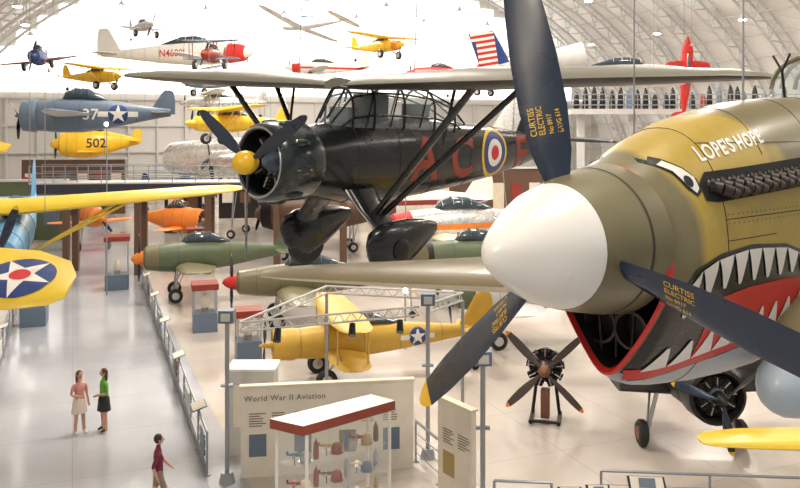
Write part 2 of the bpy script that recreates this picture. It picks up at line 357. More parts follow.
for t in(1.0,1.65,2.45,3.0,4.2):
    i=[k for k in range(len(SEC)-1) if SEC[k][0]<=t<=SEC[k+1][0]][0]; f=(t-SEC[i][0])/(SEC[i+1][0]-SEC[i][0]); q=[SEC[i][k]+(SEC[i+1][k]-SEC[i][k])*f for k in range(5)]
    rg=ring(-t,q[1]+.001,q[2]-.001,q[3]+.001,2.25,NS,q[4])
    for k in range(NS): 
        if t==1.65 and rg[k].z<.5: continue
        b.cyl(rg[k],rg[(k+1)%NS],.0035,line,seg=4)
b.lathe([(.15,.385),(.28,.35),(.42,.285),(.56,.20),(.66,.13),(.72,.07),(.745,.028),(.75,.004)],mat('spinner_white',(.84,.83,.80),.32,var=.03,coat=.2),48,cap=(False,True))
b.lathe([(.15,.387),(0,.425),(-.15,.455),(-.3,.48),(-.385,.49),(-.385,.3)],olive,48,cap=(False,False))
b.lathe([(-.20,.4665),(-.205,.469),(-.215,.470)],line,48,cap=(False,False))
b.prop((0,0,0),1.95,[-14,106,226],navy,yellow,ch=.160,beta=(50,20))
pb=b.bvh()
for ph in(-14,106,226):
    U=Vector((0,math.sin(R(ph)),math.cos(R(ph)))); W=Vector((1,0,0)).cross(U)
    for k,(tx,sz) in enumerate((('CURTISS',.050),('ELECTRIC',.044),('No 8917',.036),('DWG 614',.036))):
        b.decal(None,U*(.70)+W*(.045-.044*k)+Vector((3,0,0)),U,W,(-1,0,0),yellow,.004,.2,pb,tri=textmesh(tx,sz,.0003))
def lerp(pts,x):
    for (x0,y0),(x1,y1) in zip(pts,pts[1:]):
        if x0<=x<=x1: return y0+(y1-y0)*(x-x0)/(x1-x0)
    return pts[-1][1] if x>pts[-1][0] else pts[0][1]
UP=[(.41,-.40),(.6,-.21),(.9,-.13),(1.3,-.10),(1.8,-.14),(2.3,-.28),(2.65,-.46)]
LO=[(.41,-.90),(.6,-.90),(.9,-.84),(1.3,-.79),(1.8,-.73),(2.3,-.60),(2.65,-.46)]
xs=[.41+2.24*i/44 for i in range(45)]
for sg in(1,-1):
    O=(0,3*sg,0);U=(-1,0,0);W=(0,0,1);D=(0,-sg,0)
    b.decal([[(x,lerp(UP,x)+.035) for x in xs]+[(x,lerp(LO,x)-.04) for x in xs[::-1]]],O,U,W,D,black,.004,.09,body_bvh)
    b.decal([[(x,lerp(LO,x)-.025) for x in xs]+[(x,lerp(LO,x)+.06) for x in xs[::-1]]],O,U,W,D,red,.008,.09,body_bvh)
    xs2=[x for x in xs if .85<x<2.5]
    b.decal([[(x,lerp(UP,x)*.60+lerp(LO,x)*.40+.02) for x in xs2]+[(x,lerp(LO,x)+.04) for x in xs2[::-1]]],O,U,W,D,red,.0075,.09,body_bvh)
    tw=.185
    x=.50
    while x<2.42:
        u0,u1=lerp(UP,x),lerp(UP,x+tw); hgt=.205*(1-.28*abs(x-1.3))
        b.decal([[(x+.005,u0+.008),(x+tw*.42,u0-hgt),(x+tw*.52,u0-hgt-.01),(x+tw*.62,u0-hgt),(x+tw-.005,u1+.008)]],O,U,W,D,white,.012,.08,body_bvh)
        l0,l1=lerp(LO,x),lerp(LO,x+tw)
        b.decal([[(x+.005,l0+.045),(x+tw*.48,l0+.045+hgt*1.05),(x+tw*.60,l0+.045+hgt*1.05),(x+tw-.005,l1+.045)]],O,U,W,D,white,.013,.08,body_bvh)
        x+=tw
    b.decal([[(.50,.50),(.56,.47),(.62,.43),(.68,.33),(.75,.28),(.80,.31),(.80,.39),(.74,.46),(.64,.52),(.55,.55)]],O,U,W,D,black,.004,.06,body_bvh)
    b.decal([[(.57,.48),(.64,.44),(.69,.35),(.75,.30),(.785,.33),(.78,.40),(.72,.455),(.63,.505)]],O,U,W,D,white,.008,.06,body_bvh)
    b.decal([circ(.715,.375,.036,16)],O,U,W,D,black,.011,.06,body_bvh)
    b.decal([[(.82,.25),(.95,.235),(2.30,.30),(2.42,.40),(2.34,.51),(.90,.43),(.80,.36)]],O,U,W,D,dark,.006,.1,body_bvh)
    for k in range(6):
        for dk in(0,.105):
            t=.93+k*.235+dk; z=.335+.05*(t-.9); h=body_bvh.ray_cast(Vector((-t,3*sg,z)),Vector((0,-sg,0)))
            if h[0]:
                p=h[0]; q1=p+Vector((-.03,.055*sg,-.012)); q2=p+Vector((-.085,.085*sg,-.03)); q3=p+Vector((-.145,.09*sg,-.045))
                b.cyl(p+Vector((.02,-.03*sg,.01)),q1,.042,pipe,.042,12); b.cyl(q1,q2,.042,pipe,.038,12); b.cyl(q2,q3,.038,pipe,.036,12); b.cyl(q3,q3+Vector((-.003,0,0)),.027,dark,.027,12)
                b.cyl(p+Vector((.035,.0,.01)),p+Vector((.02,.02*sg,.005)),.05,exh,.05,8)
    if sg==1:
        tv,tf=textmesh("LOPE'S HOPE",.130,.0036,space=1.10)
        tv=[(x,y+.15*x) for x,y in tv]
        b.decal(None,(-.93,3,.50),U,W,D,white,.006,.05,body_bvh,tri=(tv,tf))
    for zz,x0,x1 in((.12,1.0,3.0),(-.02,1.0,1.65),(.62,1.0,3.4)):
        b.decal([[(x0,zz-.003),(x1,zz-.003),(x1,zz+.003),(x0,zz+.003)]],O,U,W,D,line,.003,.12,body_bvh)
    for k in range(34):
        for zz in(.09,.15):
            b.decal([circ(1.03+k*.06,zz,.006,6)],O,U,W,D,line,.003,.5,body_bvh)
b.wing([(-.3,-1.45,2.7,-.62,.30),(-1.5,-1.5,2.5,-.70,.26),(-3.5,-1.4,1.95,-.93,.19),(-5.4,-1.3,1.35,-1.13,.12),(-6.0,-1.32,1.0,-1.19,.08),(-6.25,-1.45,.6,-1.22,.05),(-6.34,-1.6,.25,-1.23,.02)],mat('wing_top_brown',(.175,.14,.075),.4,coat=.15),cream)
b.wing([(.3,-1.75,2.5,-.78,.34),(1.5,-1.8,2.4,-.68,.28),(3.5,-1.8,1.9,-.48,.2),(5.4,-1.85,1.3,-.28,.12),(6.1,-2.0,.7,-.2,.05)],olive,grey)
b.ell((-1.95,.55,-1.12),(.42,.24,.26),grey)
b.cyl((-1.9,.55,-1.2),(-2.9,.6,-1.25),.16,grey,.08,14)
b.loft([ring(-t,tp,.8,w,2,20) for t,tp,w in((3.25,1.0,.3),(3.55,1.38,.36),(4.4,1.42,.38),(4.9,1.3,.34),(5.4,.95,.2))],glass)
for t,tp,w in((3.55,1.39,.37),(3.8,1.42,.385),(4.1,1.425,.39),(4.4,1.43,.39),(4.9,1.31,.35)):
    rg=ring(-t,tp,.8,w,2,20)
    for k in range(10): b.cyl(rg[k],rg[k+1],.022,olive,seg=6)
b.cyl((-3.0,0,.98),(-2.95,0,1.22),.012,exh,seg=6); b.cyl((-2.95,0,1.22),(-2.9,.09,1.36),.01,exh,seg=6); b.cyl((-2.95,0,1.22),(-3.0,-.1,1.36),.01,exh,seg=6)
for sg in(-1,1): b.wing([(0,-6.9,1.3,.3,.1),(sg*1.6,-7.1,1.0,.3,.07),(sg*2.0,-7.4,.4,.3,.03)],olive,grey)
b.wing([(.3,-6.9,1.6,0,.12),(1.3,-7.3,1.1,0,.08),(1.75,-7.7,.5,0,.04)],olive,vert=True)
for p in((-2.25,0,.9),(-3.0,-1.5,-.6),(-6.9,0,.6)): b.cyl(p,(p[0],p[1],9.5),.009,wire,seg=6)
b.obj('fighter_airplane',loc=(1.06,5,7.79),rot=(0,0,R(220.5)))

# ================================================================ HIGH WING LIAISON AIRPLANE (centre)
b=MB()
SE=[(1.7,.56,-.56,.56),(1.2,.62,-.66,.56),(.6,.72,-.78,.54),(-.5,.78,-.84,.54),(-1.6,.76,-.76,.52),(-2.8,.70,-.66,.45),(-4,.62,-.52,.34),(-5.2,.5,-.32,.2),(-6.2,.42,-.12,.1),(-6.6,.38,0,.04)]
b.loft([ring(x,t,bt,w,2.4,32) for x,t,bt,w in SE],black)
lb=b.bvh()
for x,t,bt,w in SE[2:8]:
    rg=ring(x,t+.002,bt-.002,w+.002,2.4,32)
    for i in range(32): b.cyl(rg[i],rg[(i+1)%32],.006,exh,seg=3)
b.lathe([(1.45,.60),(1.6,.68),(2.2,.68),(2.38,.64),(2.43,.58),(2.40,.54),(2.2,.56),(1.75,.58)],dgreen,40,cap=(False,False))
b.lathe([(2.425,.60),(2.44,.585),(2.43,.565)],steel,40,cap=(False,False))
for k in range(9):
    a=2*math.pi*(k+.5)/9; b.ell((2.0,.68*math.sin(a),.68*math.cos(a)),(.20,.07,.07),dgreen,10,6)
b.T=Matrix.Translation((.3,0,0)); radial(b,1.75,.55,exh,9,bgrey); b.T=Matrix.Identity(4)
b.prop((2.62,0,0),1.62,[180,300,60],navy,navy,ch=.13,beta=(48,24))
b.ell((2.68,0,0),(.24,.20,.20),yellow,20,10)
GH=[(1.0,.74,.22),(.62,1.30,.36),(.1,1.42,.40),(-.7,1.42,.42),(-1.6,1.34,.42),(-2.3,1.12,.38),(-2.9,.74,.2)]
b.loft([ring(x,t,.2,w,2.6,20) for x,t,w in GH],glass)
b.box((-.2,0,.75),(.5,.45,.9),exh); b.box((-1.5,0,.7),(.4,.4,.7),exh); b.ell((.15,0,1.0),(.12,.11,.14),brown); b.box((.5,0,.8),(.25,.5,.3),exh)
for k,(x,t,w) in enumerate(GH[1:-1]):
    rg=ring(x,t+.012,.2,w+.012,2.6,20)
    for i in range(-1,11): b.cyl(rg[i],rg[i+1],.024,black,seg=6)
for i in(0,2,4,6,8,10):
    for k in range(len(GH)-1):
        p=ring(GH[k][0],GH[k][1]+.012,.2,GH[k][2]+.012,2.6,20)[i]; q=ring(GH[k+1][0],GH[k+1][1]+.012,.2,GH[k+1][2]+.012,2.6,20)[i]; b.cyl(p,q,.02,black,seg=6)
for x in(.35,-.3,-1.15):
    for sg in(-1,1): b.cyl((x,sg*.43,.6),(x-.25,sg*.41,1.35),.018,black,seg=6)
for sg in(-1,1):
    b.wing([(sg*.3,.75,1.35,1.34,.16),(sg*.9,.85,1.6,1.36,.2),(sg*3.2,1.25,2.2,1.40,.26),(sg*5.5,1.2,1.8,1.46,.19),(sg*7.0,1.0,1.2,1.5,.1),(sg*7.35,.8,.7,1.5,.06),(sg*7.45,.6,.3,1.5,.02)],lysw,lysu)
    b.cyl((.75,sg*3.2,1.42),(.45,sg*.75,-1.0),.06,black,seg=8); b.cyl((-.5,sg*3.2,1.4),(.25,sg*.75,-1.0),.055,black,seg=8)
    b.cyl((.1,sg*2.0,.35),(-.1,sg*2.1,1.4),.03,black,seg=6)
    b.loft([[Vector((x0+.30*k*math.cos(a),y0+.11*k*math.sin(a),z_)) for a in [2*math.pi*i/16 for i in range(16)]] for x0,y0,z_,k in((.45,sg*.4,-.5,1.3),(.42,sg*.7,-.85,1.1),(.38,sg*1.0,-1.12,1.0),(.32,sg*1.12,-1.4,1.1))],black)
    sp=[]
    for x,hh,w,zc in((.95,.05,.03,-1.38),(.85,.26,.12,-1.42),(.6,.42,.19,-1.47),(.3,.48,.22,-1.50),(-.05,.42,.20,-1.42),(-.5,.26,.13,-1.30),(-.85,.10,.05,-1.22)): sp.append(ring(x,zc+hh,zc-hh,w,2.3,18))
    b.loft([[p+Vector((0,sg*1.14,0)) for p in r_] for r_ in sp],black)
    b.lathe([(-.11,.2),(-.12,.36),(-.06,.42),(.06,.42),(.12,.36),(.11,.2)],rub,24,Matrix.Translation((.3,sg*1.14,-1.72))@Matrix.Rotation(R(90),4,'Z'))
    b.ell((.3,sg*1.36,-1.5),(.2,.05,.2),exh,14,8)
    b.wing([(0,-5.3,1.3,.35,.1),(sg*1.7,-5.5,1.1,.35,.07),(sg*2.1,-5.8,.4,.35,.03)],black)
    U=(-sg,0,0);O=Vector((0,3*sg,0)); D=(0,-sg,0); W=(0,0,1)
    for tx,x in(('A',-1.25),('C',-2.5),('E',-5.05)): b.decal(None,O+Vector((x,0,-.40)),U,W,D,dred,.006,.12,lb,tri=textmesh(tx,1.15,.035,'CENTER'))
    for k,(rr_,mm_) in enumerate(((.54,yellow),(.46,blue),(.30,white),(.16,red))): b.decal([circ(0,0,rr_,32)],O+Vector((-3.78,0,.05)),U,W,D,mm_,.006+.004*k,.12,lb)
b.wing([(.3,-5.0,1.5,0,.12),(1.1,-5.5,1.3,0,.1),(1.7,-5.9,.8,0,.06),(1.85,-6.1,.4,0,.03)],black,vert=True)
for p in((.3,1.5,1.5),(.3,-1.5,1.5),(-5,0,.5)): b.cyl(p,(p[0],p[1],12),.010,wire,seg=6)
o=b.obj('liaison_airplane'); o.matrix_world=Matrix.Translation((-.72,15,7.97))@Matrix.Rotation(math.atan2(-.743,-.669),4,'Z')@Matrix.Rotation(R(-2.6),4,'X')

# ================================================================ OTHER AIRCRAFT
plane('naval_fighter_airplane',(-18.5,45,9.3),(-1,-.15),L=8,span=8,body=bgrey,wc=bgrey,r=.85,chord=2.2,radial_=True,cowl=bgrey,under=lgrey,star_=True,text='37',wires=True,wpos='mid',ph0=60)
plane('light_airplane',(-11.0,50,8.9),(-.8,-.6),L=6.5,span=10.5,body=yellow,wpos='high',r=.5,chord=1.6,blades=2,pr=.9,gear=1.3,wires=True)
plane('business_airplane',(-15.0,60,14.2),(.95,-.25),L=12.5,span=9,body=white,r=.75,chord=1.5,text='N4600L',textm=red,wires=True,blades=2,pr=.9,cowl=red,wc=lgrey)
plane('aerobatic_biplane',(-12.7,54,13.5),(-.1,-1),L=4.2,span=4.0,body=dred,wc=bgrey,biplane=True,r=.42,chord=.9,blades=2,pr=.9,gear=1.0,wires=True)
plane('racing_airplane',(-28.5,63,14.2),(.2,-1),L=5,span=6,body=blue,wc=dred,r=.55,chord=1.,blades=2,pr=1.2,gear=1.0,wires=True,roll=8)
plane('sport_airplane',(-25.5,68,13.0),(.9,-.4),L=6,span=8,body=yellow,wpos='high',r=.45,chord=1.3,blades=2,pr=.8,gear=1.1,wires=True)
plane('sailplane',(-9,74,18.3),(-.85,.5),L=7.5,span=12,body=lgrey,r=.5,chord=1.1,blades=0,pr=.5,wires=True,roll=10)
plane('sport_airplane',(-1.3,68,15.6),(.7,-.7),L=6,span=8.5,body=yellow,wpos='high',r=.45,chord=1.3,blades=2,pr=.8,gear=1.1,cowl=orange,wires=True)
plane('aerobatic_airplane',(2.6,60,12.7),(-.9,-.35),L=6,span=7,body=red,wc=white,r=.45,chord=1.2,blades=2,pr=.8,gear=1.1,wires=True)
plane('touring_airplane',(-7.0,66,13.6),(-.95,-.3),L=6.5,span=8.0,body=white,wc=lgrey,cowl=red,r=.45,chord=1.2,blades=2,pr=.8,gear=1.1,wires=True,stripes=red)
plane('aerobatic_airplane',(20.4,57,12.9),(0,-1),L=5.6,span=3.2,body=red,r=.42,chord=1.,blades=2,pr=.8,pitch=82,wires=True)
plane('floatplane',(-22.5,57,7.5),(-.9,-.3),L=5.5,span=5,body=yellow,r=.9,chord=1.6,wires=True,text='502',textm=navy)
plane('sailplane',(12,74,15.5),(.8,-.5),L=6,span=10,body=white,r=.35,chord=.8,blades=0,pr=.5,wires=True)
plane('gyrocopter',(-24,75,18.2),(.6,-.7),L=5,span=5,body=lgrey,r=.4,chord=.9,blades=2,pr=1.2,wires=True,gear=1.1)
plane('patrol_airplane',(13.5,46,11.6),(1,-.12),L=9.5,span=7,body=lgrey,wc=lgrey,r=.6,chord=1.4,wires=True)
plane('liaison_monoplane',(-16.5,70,10.8),(-.9,-.4),L=7,span=9,body=silver,wc=cream,wpos='high',r=.55,chord=1.5,blades=2,pr=.9,gear=1.2,wires=True)
plane('sport_airplane',(-27.5,76,10.2),(.8,-.5),L=6.5,span=8,body=white,wc=red,r=.5,chord=1.4,blades=2,pr=.9,gear=1.2,wires=True)
plane('ultralight_airplane',(7.5,76,12.8),(.7,-.6),L=6,span=9,body=orange,wc=cream,wpos='high',r=.4,chord=1.4,blades=2,pr=.8,gear=1.1,wires=True)
plane('airmail_biplane',(-19.5,80,13.2),(-.7,-.7),L=7,span=8,body=bgrey,wc=silver,biplane=True,r=.5,chord=1.3,blades=2,pr=1.,gear=1.3,wires=True)
b=MB()
b.wing([(.2,1.1,1.5,0,.16),(1.3,.75,1.35,0,.14),(2.1,.45,1.2,0,.10)],blue,vert=True)
bb=b.bvh()
for k in range(7):
    z=.2+k*.27
    for sy in(-1,1):
        b.decal([[(.0,z),(1.8,z),(1.8,z+.135),(.0,z+.135)]],(.45,2*sy,0),(-1,0,0),(0,0,1),(0,-sy,0),red,.01,.3,bb); b.decal([[(.0,z+.135),(1.8,z+.135),(1.8,z+.27),(.0,z+.27)]],(.45,2*sy,0),(-1,0,0),(0,0,1),(0,-sy,0),white,.01,.3,bb)
b.loft([ring(x,t,bt,w,2,16) for x,t,bt,w in((4.5,.9,-.7,.6),(2,.6,-.4,.45),(0,.4,-.1,.2),(-.9,.32,.1,.05))],lgrey)
for sg in(-1,1): b.wing([(0,.9,1.3,.25,.1),(sg*1.7,.5,.8,.25,.05)],lgrey)
b.cyl((0,0,.3),(0,0,12),.015,wire,seg=4)
b.obj('striped_tail_section',loc=(4.3,38,11.1),rot=(0,R(-9),0))
plane('bomber_airplane',(-10,64,6.2),(-.99,.12),L=30,span=16,body=silver,wc=silver,r=1.5,chord=4.2,wpos='mid',engines=1,blades=0,pr=2.3,gear=6.2,cowl=silver,tail=silver,dih=.04)
plane('jet_trainer_airplane',(2.6,46,3.0),(-.95,-.3),L=11,span=10,body=silver,wc=cream,r=.9,chord=2.2,stripes=orange,gear=3.0,spin=red,cowl=red)
plane('transport_airplane',(-2.2,57,3.3),(-.98,-.2),L=13,span=9,body=white,wc=silver,r=1.0,chord=2.4,stripes=dred,gear=3.3)
plane('fighter_airplane',(4.5,32,1.95),(-.99,-.1),L=8,span=5.5,body=lgrey,wc=lgrey,r=.62,chord=1.9,cross=True,gear=1.95,cowl=dgr,under=grey)
plane('attack_airplane',(3.2,39.8,2.2),(-.97,-.2),L=8.5,span=6,body=dgr,wc=olive,r=.75,chord=2.,gear=2.2,cowl=exh,star_=True)
plane('fighter_airplane',(-4.6,35.2,1.9),(-.98,-.2),L=8.5,span=9,body=olive,wc=olive,r=.62,chord=2.0,star_=True,gear=1.9,spin=red,under=grey)
plane('fighter_airplane',(-10.6,40.5,2.1),(-.95,-.3),L=7.6,span=7,body=dgr,wc=olive,r=.68,chord=2.0,gear=2.1,spin=orange,cowl=olive,under=grey)
plane('racing_airplane',(-15.2,56,2.2),(.95,-.3),L=5,span=6,body=orange,r=.8,chord=1.5,radial_=True,gear=2.2,cowl=orange)
plane('trainer_biplane',(-1.9,27.2,1.35),(-.97,-.25),L=7.6,span=6.0,body=ygold,wc=ygold,biplane=True,r=.5,chord=1.4,blades=2,pr=1.0,gear=1.35,star_=True,radial_=True,gap=.65)
plane('racing_airplane',(-22.0,57,2.4),(.6,-.8),L=6,span=6,body=orange,r=.7,chord=1.4,gear=2.4)
plane('cargo_airplane',(-6.5,53.0,2.9),(-.96,.2),L=9,span=4,body=brown,wc=dred,r=1.1,chord=2.2,gear=2.9,cowl=exh)
plane('seaplane_racer',(-30,74,2.6),(.9,-.2),L=8,span=8,body=red,wc=yellow,r=.7,chord=1.6,gear=2.6)
plane('sport_airplane',(-22,84,2.4),(.9,-.2),L=8,span=8,body=blue,wc=white,r=.7,chord=1.6,gear=2.4)
plane('trainer_airplane',(-10.85,14.2,5.95),(.05,-1),L=7.5,span=9.8,body=yel2,wc=yel2,r=.5,chord=2.3,wires=True,pitch=-26,wingstar=True,dih=.0)
plane('parasol_airplane',(-10.2,21,5.7),(.30,-.95),L=7,span=12.,body=bluelt,wc=yel2,wpos='high',r=.5,chord=1.7,wires=True,dih=.07,cowl=bluelt,pitch=-7)
plane('torpedo_airplane',(7.85,22.4,1.9),(0,-1),L=8.5,span=9,body=exh,wc=exh,r=.7,chord=2.0,gear=1.9,radial_=True,folded=True,pr=1.35,cowl=exh,ph0=50,blades=3)
plane('glider_trainer_airplane',(12.0,17.6,2.0),(-.05,-1),L=6.0,span=10.8,body=yel2,wc=yel2,r=.5,chord=1.5,gear=2.0,dih=-.01)

# ================================================================ FURNISHINGS
b=MB(); radial(b,0,.62,exh,9,rust)
b.prop((.45,0,0),1.55,[45,135,225,315],rust,orange,ch=.16,hub=tread,hubr=.16,beta=(45,15))
b.lathe([(-.5,.4),(-.2,.5)],exh,20)
for sg in(-1,1):
    b.cyl((-.35,sg*.25,-.3),(-.3,sg*.4,-1.5),.05,exh,seg=8); b.cyl((-.6,sg*.4,-1.5),(.4,sg*.4,-1.5),.06,exh,seg=8)
b.cyl((.3,-.4,-1.5),(.3,.4,-1.5),.05,exh,seg=8); b.box((0,0,-1.05),(.35,.25,.8),tread)
b.obj('aircraft_engine',loc=(4.25,23.4,1.57),rot=(0,0,hd((-.25,-1))))
def railing(name,pts,h=1.05,panels=True,solid=False):
    b=MB(); b_=[Vector((*p,0)) for p in pts]
    for p,q in zip(b_,b_[1:]):
        L=(q-p).length; n=max(1,int(L/1.7)); d=(q-p).normalized(); nn=Vector((-d.y,d.x,0)); az=math.atan2(d.y,d.x)
        for i in range(n+1):
            c=p+(q-p)*i/n; b.cyl(c,c+Vector((0,0,h)),.03,rail,seg=8); b.cyl(c,c+Vector((0,0,.03)),.09,rail,seg=10)
            if solid and i<n:
                c3=p+(q-p)*(i+.5)/n; b.box((c3.x,c3.y,.12),(L/n*.98,.06,.2),rail,az)
                if i%2==0: b.box((c3.x,c3.y,.55),(.8,.04,.5),[bgrey,lgrey,brown,white][i//2%4],az)
            if panels and i%3==1: 
                c2=c+Vector((0,0,h+.05)); b.add([c2+d*-.35-nn*.2+Vector((0,0,.12)),c2+d*.35-nn*.2+Vector((0,0,.12)),c2+d*.35+nn*.2,c2+d*-.35+nn*.2],[(0,1,2,3)],bgrey)
                b.add([c2+d*-.31-nn*.17+Vector((0,0,.13)),c2+d*.31-nn*.17+Vector((0,0,.13)),c2+d*.31+nn*.17+Vector((0,0,.03)),c2+d*-.31+nn*.17+Vector((0,0,.03))],[(0,1,2,3)],pink)
        for z in(.25,.5,.75,h): b.cyl(p+Vector((0,0,z)),q+Vector((0,0,z)),.035 if z==h else .012,rail,seg=6)
    return b.obj(name)
railing('railing',[(-4.75,19.7),(-14.1,43.9)],solid=True); railing('railing',[(-10.2,18.5),(-20.8,44.5)],solid=True)
railing('railing',[(4.4,17.5),(9.0,17.1)],panels=False); railing('railing',[(.4,20.5),(.95,19.2)],panels=False); railing('railing',[(2.0,17.0),(3.2,16.9)],panels=False)
def lectern(x,y,w,rz):
    b=MB(); b.cyl((0,.1,0),(0,.1,.85),.035,rail,seg=10); b.cyl((0,.1,0),(0,.1,.03),.2,rail,seg=20)
    def slab(w,d,z,m): b.add([(-w,-d,.85+z),(w,-d,.85+z),(w,d,1.12+z),(-w,d,1.12+z)],[(0,1,2,3)],m)
    slab(w/2,.25,0,exh); slab(w/2-.05,.20,.012,pink); slab(w*.22,.12,.02,bgrey)
    for sx in(-1,1): b.cyl((0,.1,.6),(sx*w*.4,.1,.98),.015,rail,seg=6)
    b.obj('information_lectern',loc=(x,y,0),rot=(0,0,rz))
lectern(5.2,16.8,.78,-.1); lectern(3.5,16.3,.5,0); lectern(4.1,16.4,.5,0)
def wallpanel(name,p,q,h,title=None):
    p=Vector((*p,0));q=Vector((*q,0)); d=(q-p); L=d.length; b=MB()
    b.box((L/2,0,h/2),(L,.14,h),pink); b.box((L/2,0,h+.02),(L+.06,.2,.05),cream)
    bv=b.bvh()
    if title: b.decal(None,(.08,-2,h-.34),(1,0,0),(0,0,1),(0,1,0),ink,.006,3,bv,tri=textmesh(title,.19,.002,space=1.12))
    random.seed(len(name)+int(L*10))
    for i in range(int(L/.55)):
        x=.2+i*.55; zz=h-.66
        for k in range(6):
            w=random.uniform(.25,.42); b.decal([[(x,zz-.06*k),(x+w,zz-.06*k),(x+w,zz-.06*k+.025),(x,zz-.06*k+.025)]],(0,-2,0),(1,0,0),(0,0,1),(0,1,0),ink,.006,3,bv)
        if i%2==0: b.decal([[(x,.5),(x+.42,.5),(x+.42,1.05),(x,1.05)]],(0,-2,0),(1,0,0),(0,0,1),(0,1,0),random.choice([tan,bgrey,olive]),.006,3,bv)
    return b.obj(name,loc=p,rot=(0,0,math.atan2(d.y,d.x)),flat=True)
wallpanel('exhibit_wall',(-3.9,19.6),(.33,20.2),2.2,'World War II Aviation')
wallpanel('exhibit_wall',(.95,18.9),(1.65,17.9),2.2)
b=MB(); b.box((0,0,1.1),(1.2,.8,2.2),lgrey); b.box((0,0,2.23),(1.3,.9,.06),white); b.box((0,-.42,1.3),(.9,.03,1.1),pink); b.obj('exhibit_cabinet',loc=(-3.9,21.3,0),flat=True)
# glass display case with red-edged roof
b=MB(); pts=[Vector((-1.84,15.2,0)),Vector((-.1,16.65,0)),Vector((-.62,17.05,0)),Vector((-2.54,15.6,0))]
zt=2.68
b.add([p+Vector((0,0,zt)) for p in pts]+[p+Vector((0,0,zt+.19)) for p in pts],[(3,2,1,0),(4,5,6,7)],white)
cen=sum(pts,Vector())/4
rf=mat('red_fascia',(.30,.06,.035),.5); cg=mat('case_glass',(.85,.9,.9),.05,alpha=.15)
for i in range(4):
    p,q=pts[i],pts[(i+1)%4]; b.add([p+Vector((0,0,zt)),q+Vector((0,0,zt)),q+Vector((0,0,zt+.19)),p+Vector((0,0,zt+.19))],[(0,1,2,3)],rf)
    pi=cen+(p-cen)*.9; qi=cen+(q-cen)*.9
    b.cyl(pi,pi+Vector((0,0,zt)),.035,white,seg=8)
    b.add([pi+Vector((0,0,.9)),qi+Vector((0,0,.9)),qi+Vector((0,0,zt)),pi+Vector((0,0,zt))],[(0,1,2,3)],cg)
    b.add([pi,qi,qi+Vector((0,0,.9)),pi+Vector((0,0,.9))],[(0,1,2,3)],lgrey)
ip=[cen+(p-cen)*.89 for p in pts]
for zz in(.9,1.45,2.0): b.add([p+Vector((0,0,zz)) for p in ip],[(0,1,2,3)],cream if zz<1 else cg)
random.seed(2)
for zz in(.9,1.45,2.0):
    for i in range(9):
        t=.08+.84*i/8; p=(pts[0]*(1-t)+pts[1]*t)*.5+(pts[3]*(1-t)+pts[2]*t)*.5+Vector((0,0,zz)); mm_=random.choice([brown,cream,tan,bgrey,dred,steel]); k=i%3
        if k==0:
            b.cyl(p,p+Vector((0,0,.18)),.01,black,seg=6); b.lathe([(-.16,.01),(-.05,.03),(.06,.04),(.12,.02)],mm_,10,Matrix.Translation(p+Vector((0,0,.2)))); b.box(p+Vector((0,0,.2)),(.06,.36,.012),mm_); b.box(p+Vector((-.14,0,.23)),(.04,.01,.07),mm_)
        elif k==1: b.lathe([(0,.10),(.02,.11),(.10,.12),(.17,.09),(.21,.02)],mm_,14,Matrix.Translation(p)@Matrix.Rotation(R(-90),4,'Y')); b.lathe([(0,.14),(.02,.14)],mm_,14,Matrix.Translation(p)@Matrix.Rotation(R(-90),4,'Y'))
        else: b.lathe([(0,.05),(.08,.06),(.3,.05),(.36,.02),(.42,.004)],mm_,12,Matrix.Translation(p)@Matrix.Rotation(R(-90),4,'Y'))
b.obj('display_case')
def case(x,y,w,h,rz=.3):
    b=MB(); b.box((0,0,.4),(w,w,.8),bgrey); b.box((0,0,h-.1),(w+.1,w+.1,.25),dred)
    for sx in(-1,1):
        for sy in(-1,1): b.cyl((sx*w*.46,sy*w*.46,.8),(sx*w*.46,sy*w*.46,h-.2),.03,steel,seg=6)
    b.box((0,0,(h+.6)/2),(w*.9,w*.9,h-1.0),cg); b.ell((0,0,1.2),(.2,.2,.35),cream); b.cyl((0,0,.8),(0,0,1.),.15,brown)
    b.obj('display_case',loc=(x,y,0),rot=(0,0,rz))
case(-15.2,43.0,1.2,2.8); case(-16.0,35.0,1.05,1.6); case(-21.5,40,1.3,2.4); case(-12.8,50.5,1.2,2.3); case(-5.6,29.5,.9,1.9); case(-8.3,34.0,1.0,2.0)
def post(x,y,h):
    b=MB(); b.cyl((0,0,0),(0,0,h),.055,rail,seg=14); b.cyl((0,0,0),(0,0,.25),.2,rail,.14,16); b.box((0,0,h+.12),(.36,.36,.3),bgrey); b.box((0,-.2,h+.12),(.22,.05,.18),lgrey)
    b.cyl((-.15,0,h*.6),(.15,0,h*.6),.05,rail,seg=8); b.obj('light_post',loc=(x,y,0))
post(-4.17,19.3,3.9); post(.72,20.75,4.0); post(1.78,17.2,3.5)
b=MB()
def tr(p,q,n):
    p=Vector(p);q=Vector(q); up=Vector((0,0,.22))
    b.cyl(p,q,.03,lgrey,seg=6); b.cyl(p+up,q+up,.03,lgrey,seg=6)
    for i in range(n):
        a=p+(q-p)*i/n;c=p+(q-p)*(i+1)/n; b.cyl(a,(a+c)/2+up,.014,lgrey,seg=4); b.cyl((a+c)/2+up,c,.014,lgrey,seg=4)
tr((-3.9,19.45,3.6),(.5,20.75,3.7),14); tr((-3.9,19.5,3.6),(-2.2,24,3.6),12); tr((-2.2,24,3.6),(1.8,23.0,3.6),10); tr((1.8,23,3.6),(.78,21.1,3.7),7)
for p in((-2.2,24),(1.8,23)): b.cyl((*p,0),(*p,3.6),.05,rail,seg=8)
for x in(-3,-1.2,0): b.cyl((x,19.4+(x+4)*.29,3.6),(x,19.2+(x+4)*.29,3.35),.08,black,.1,10)
b.obj('lighting_truss')
b=MB()
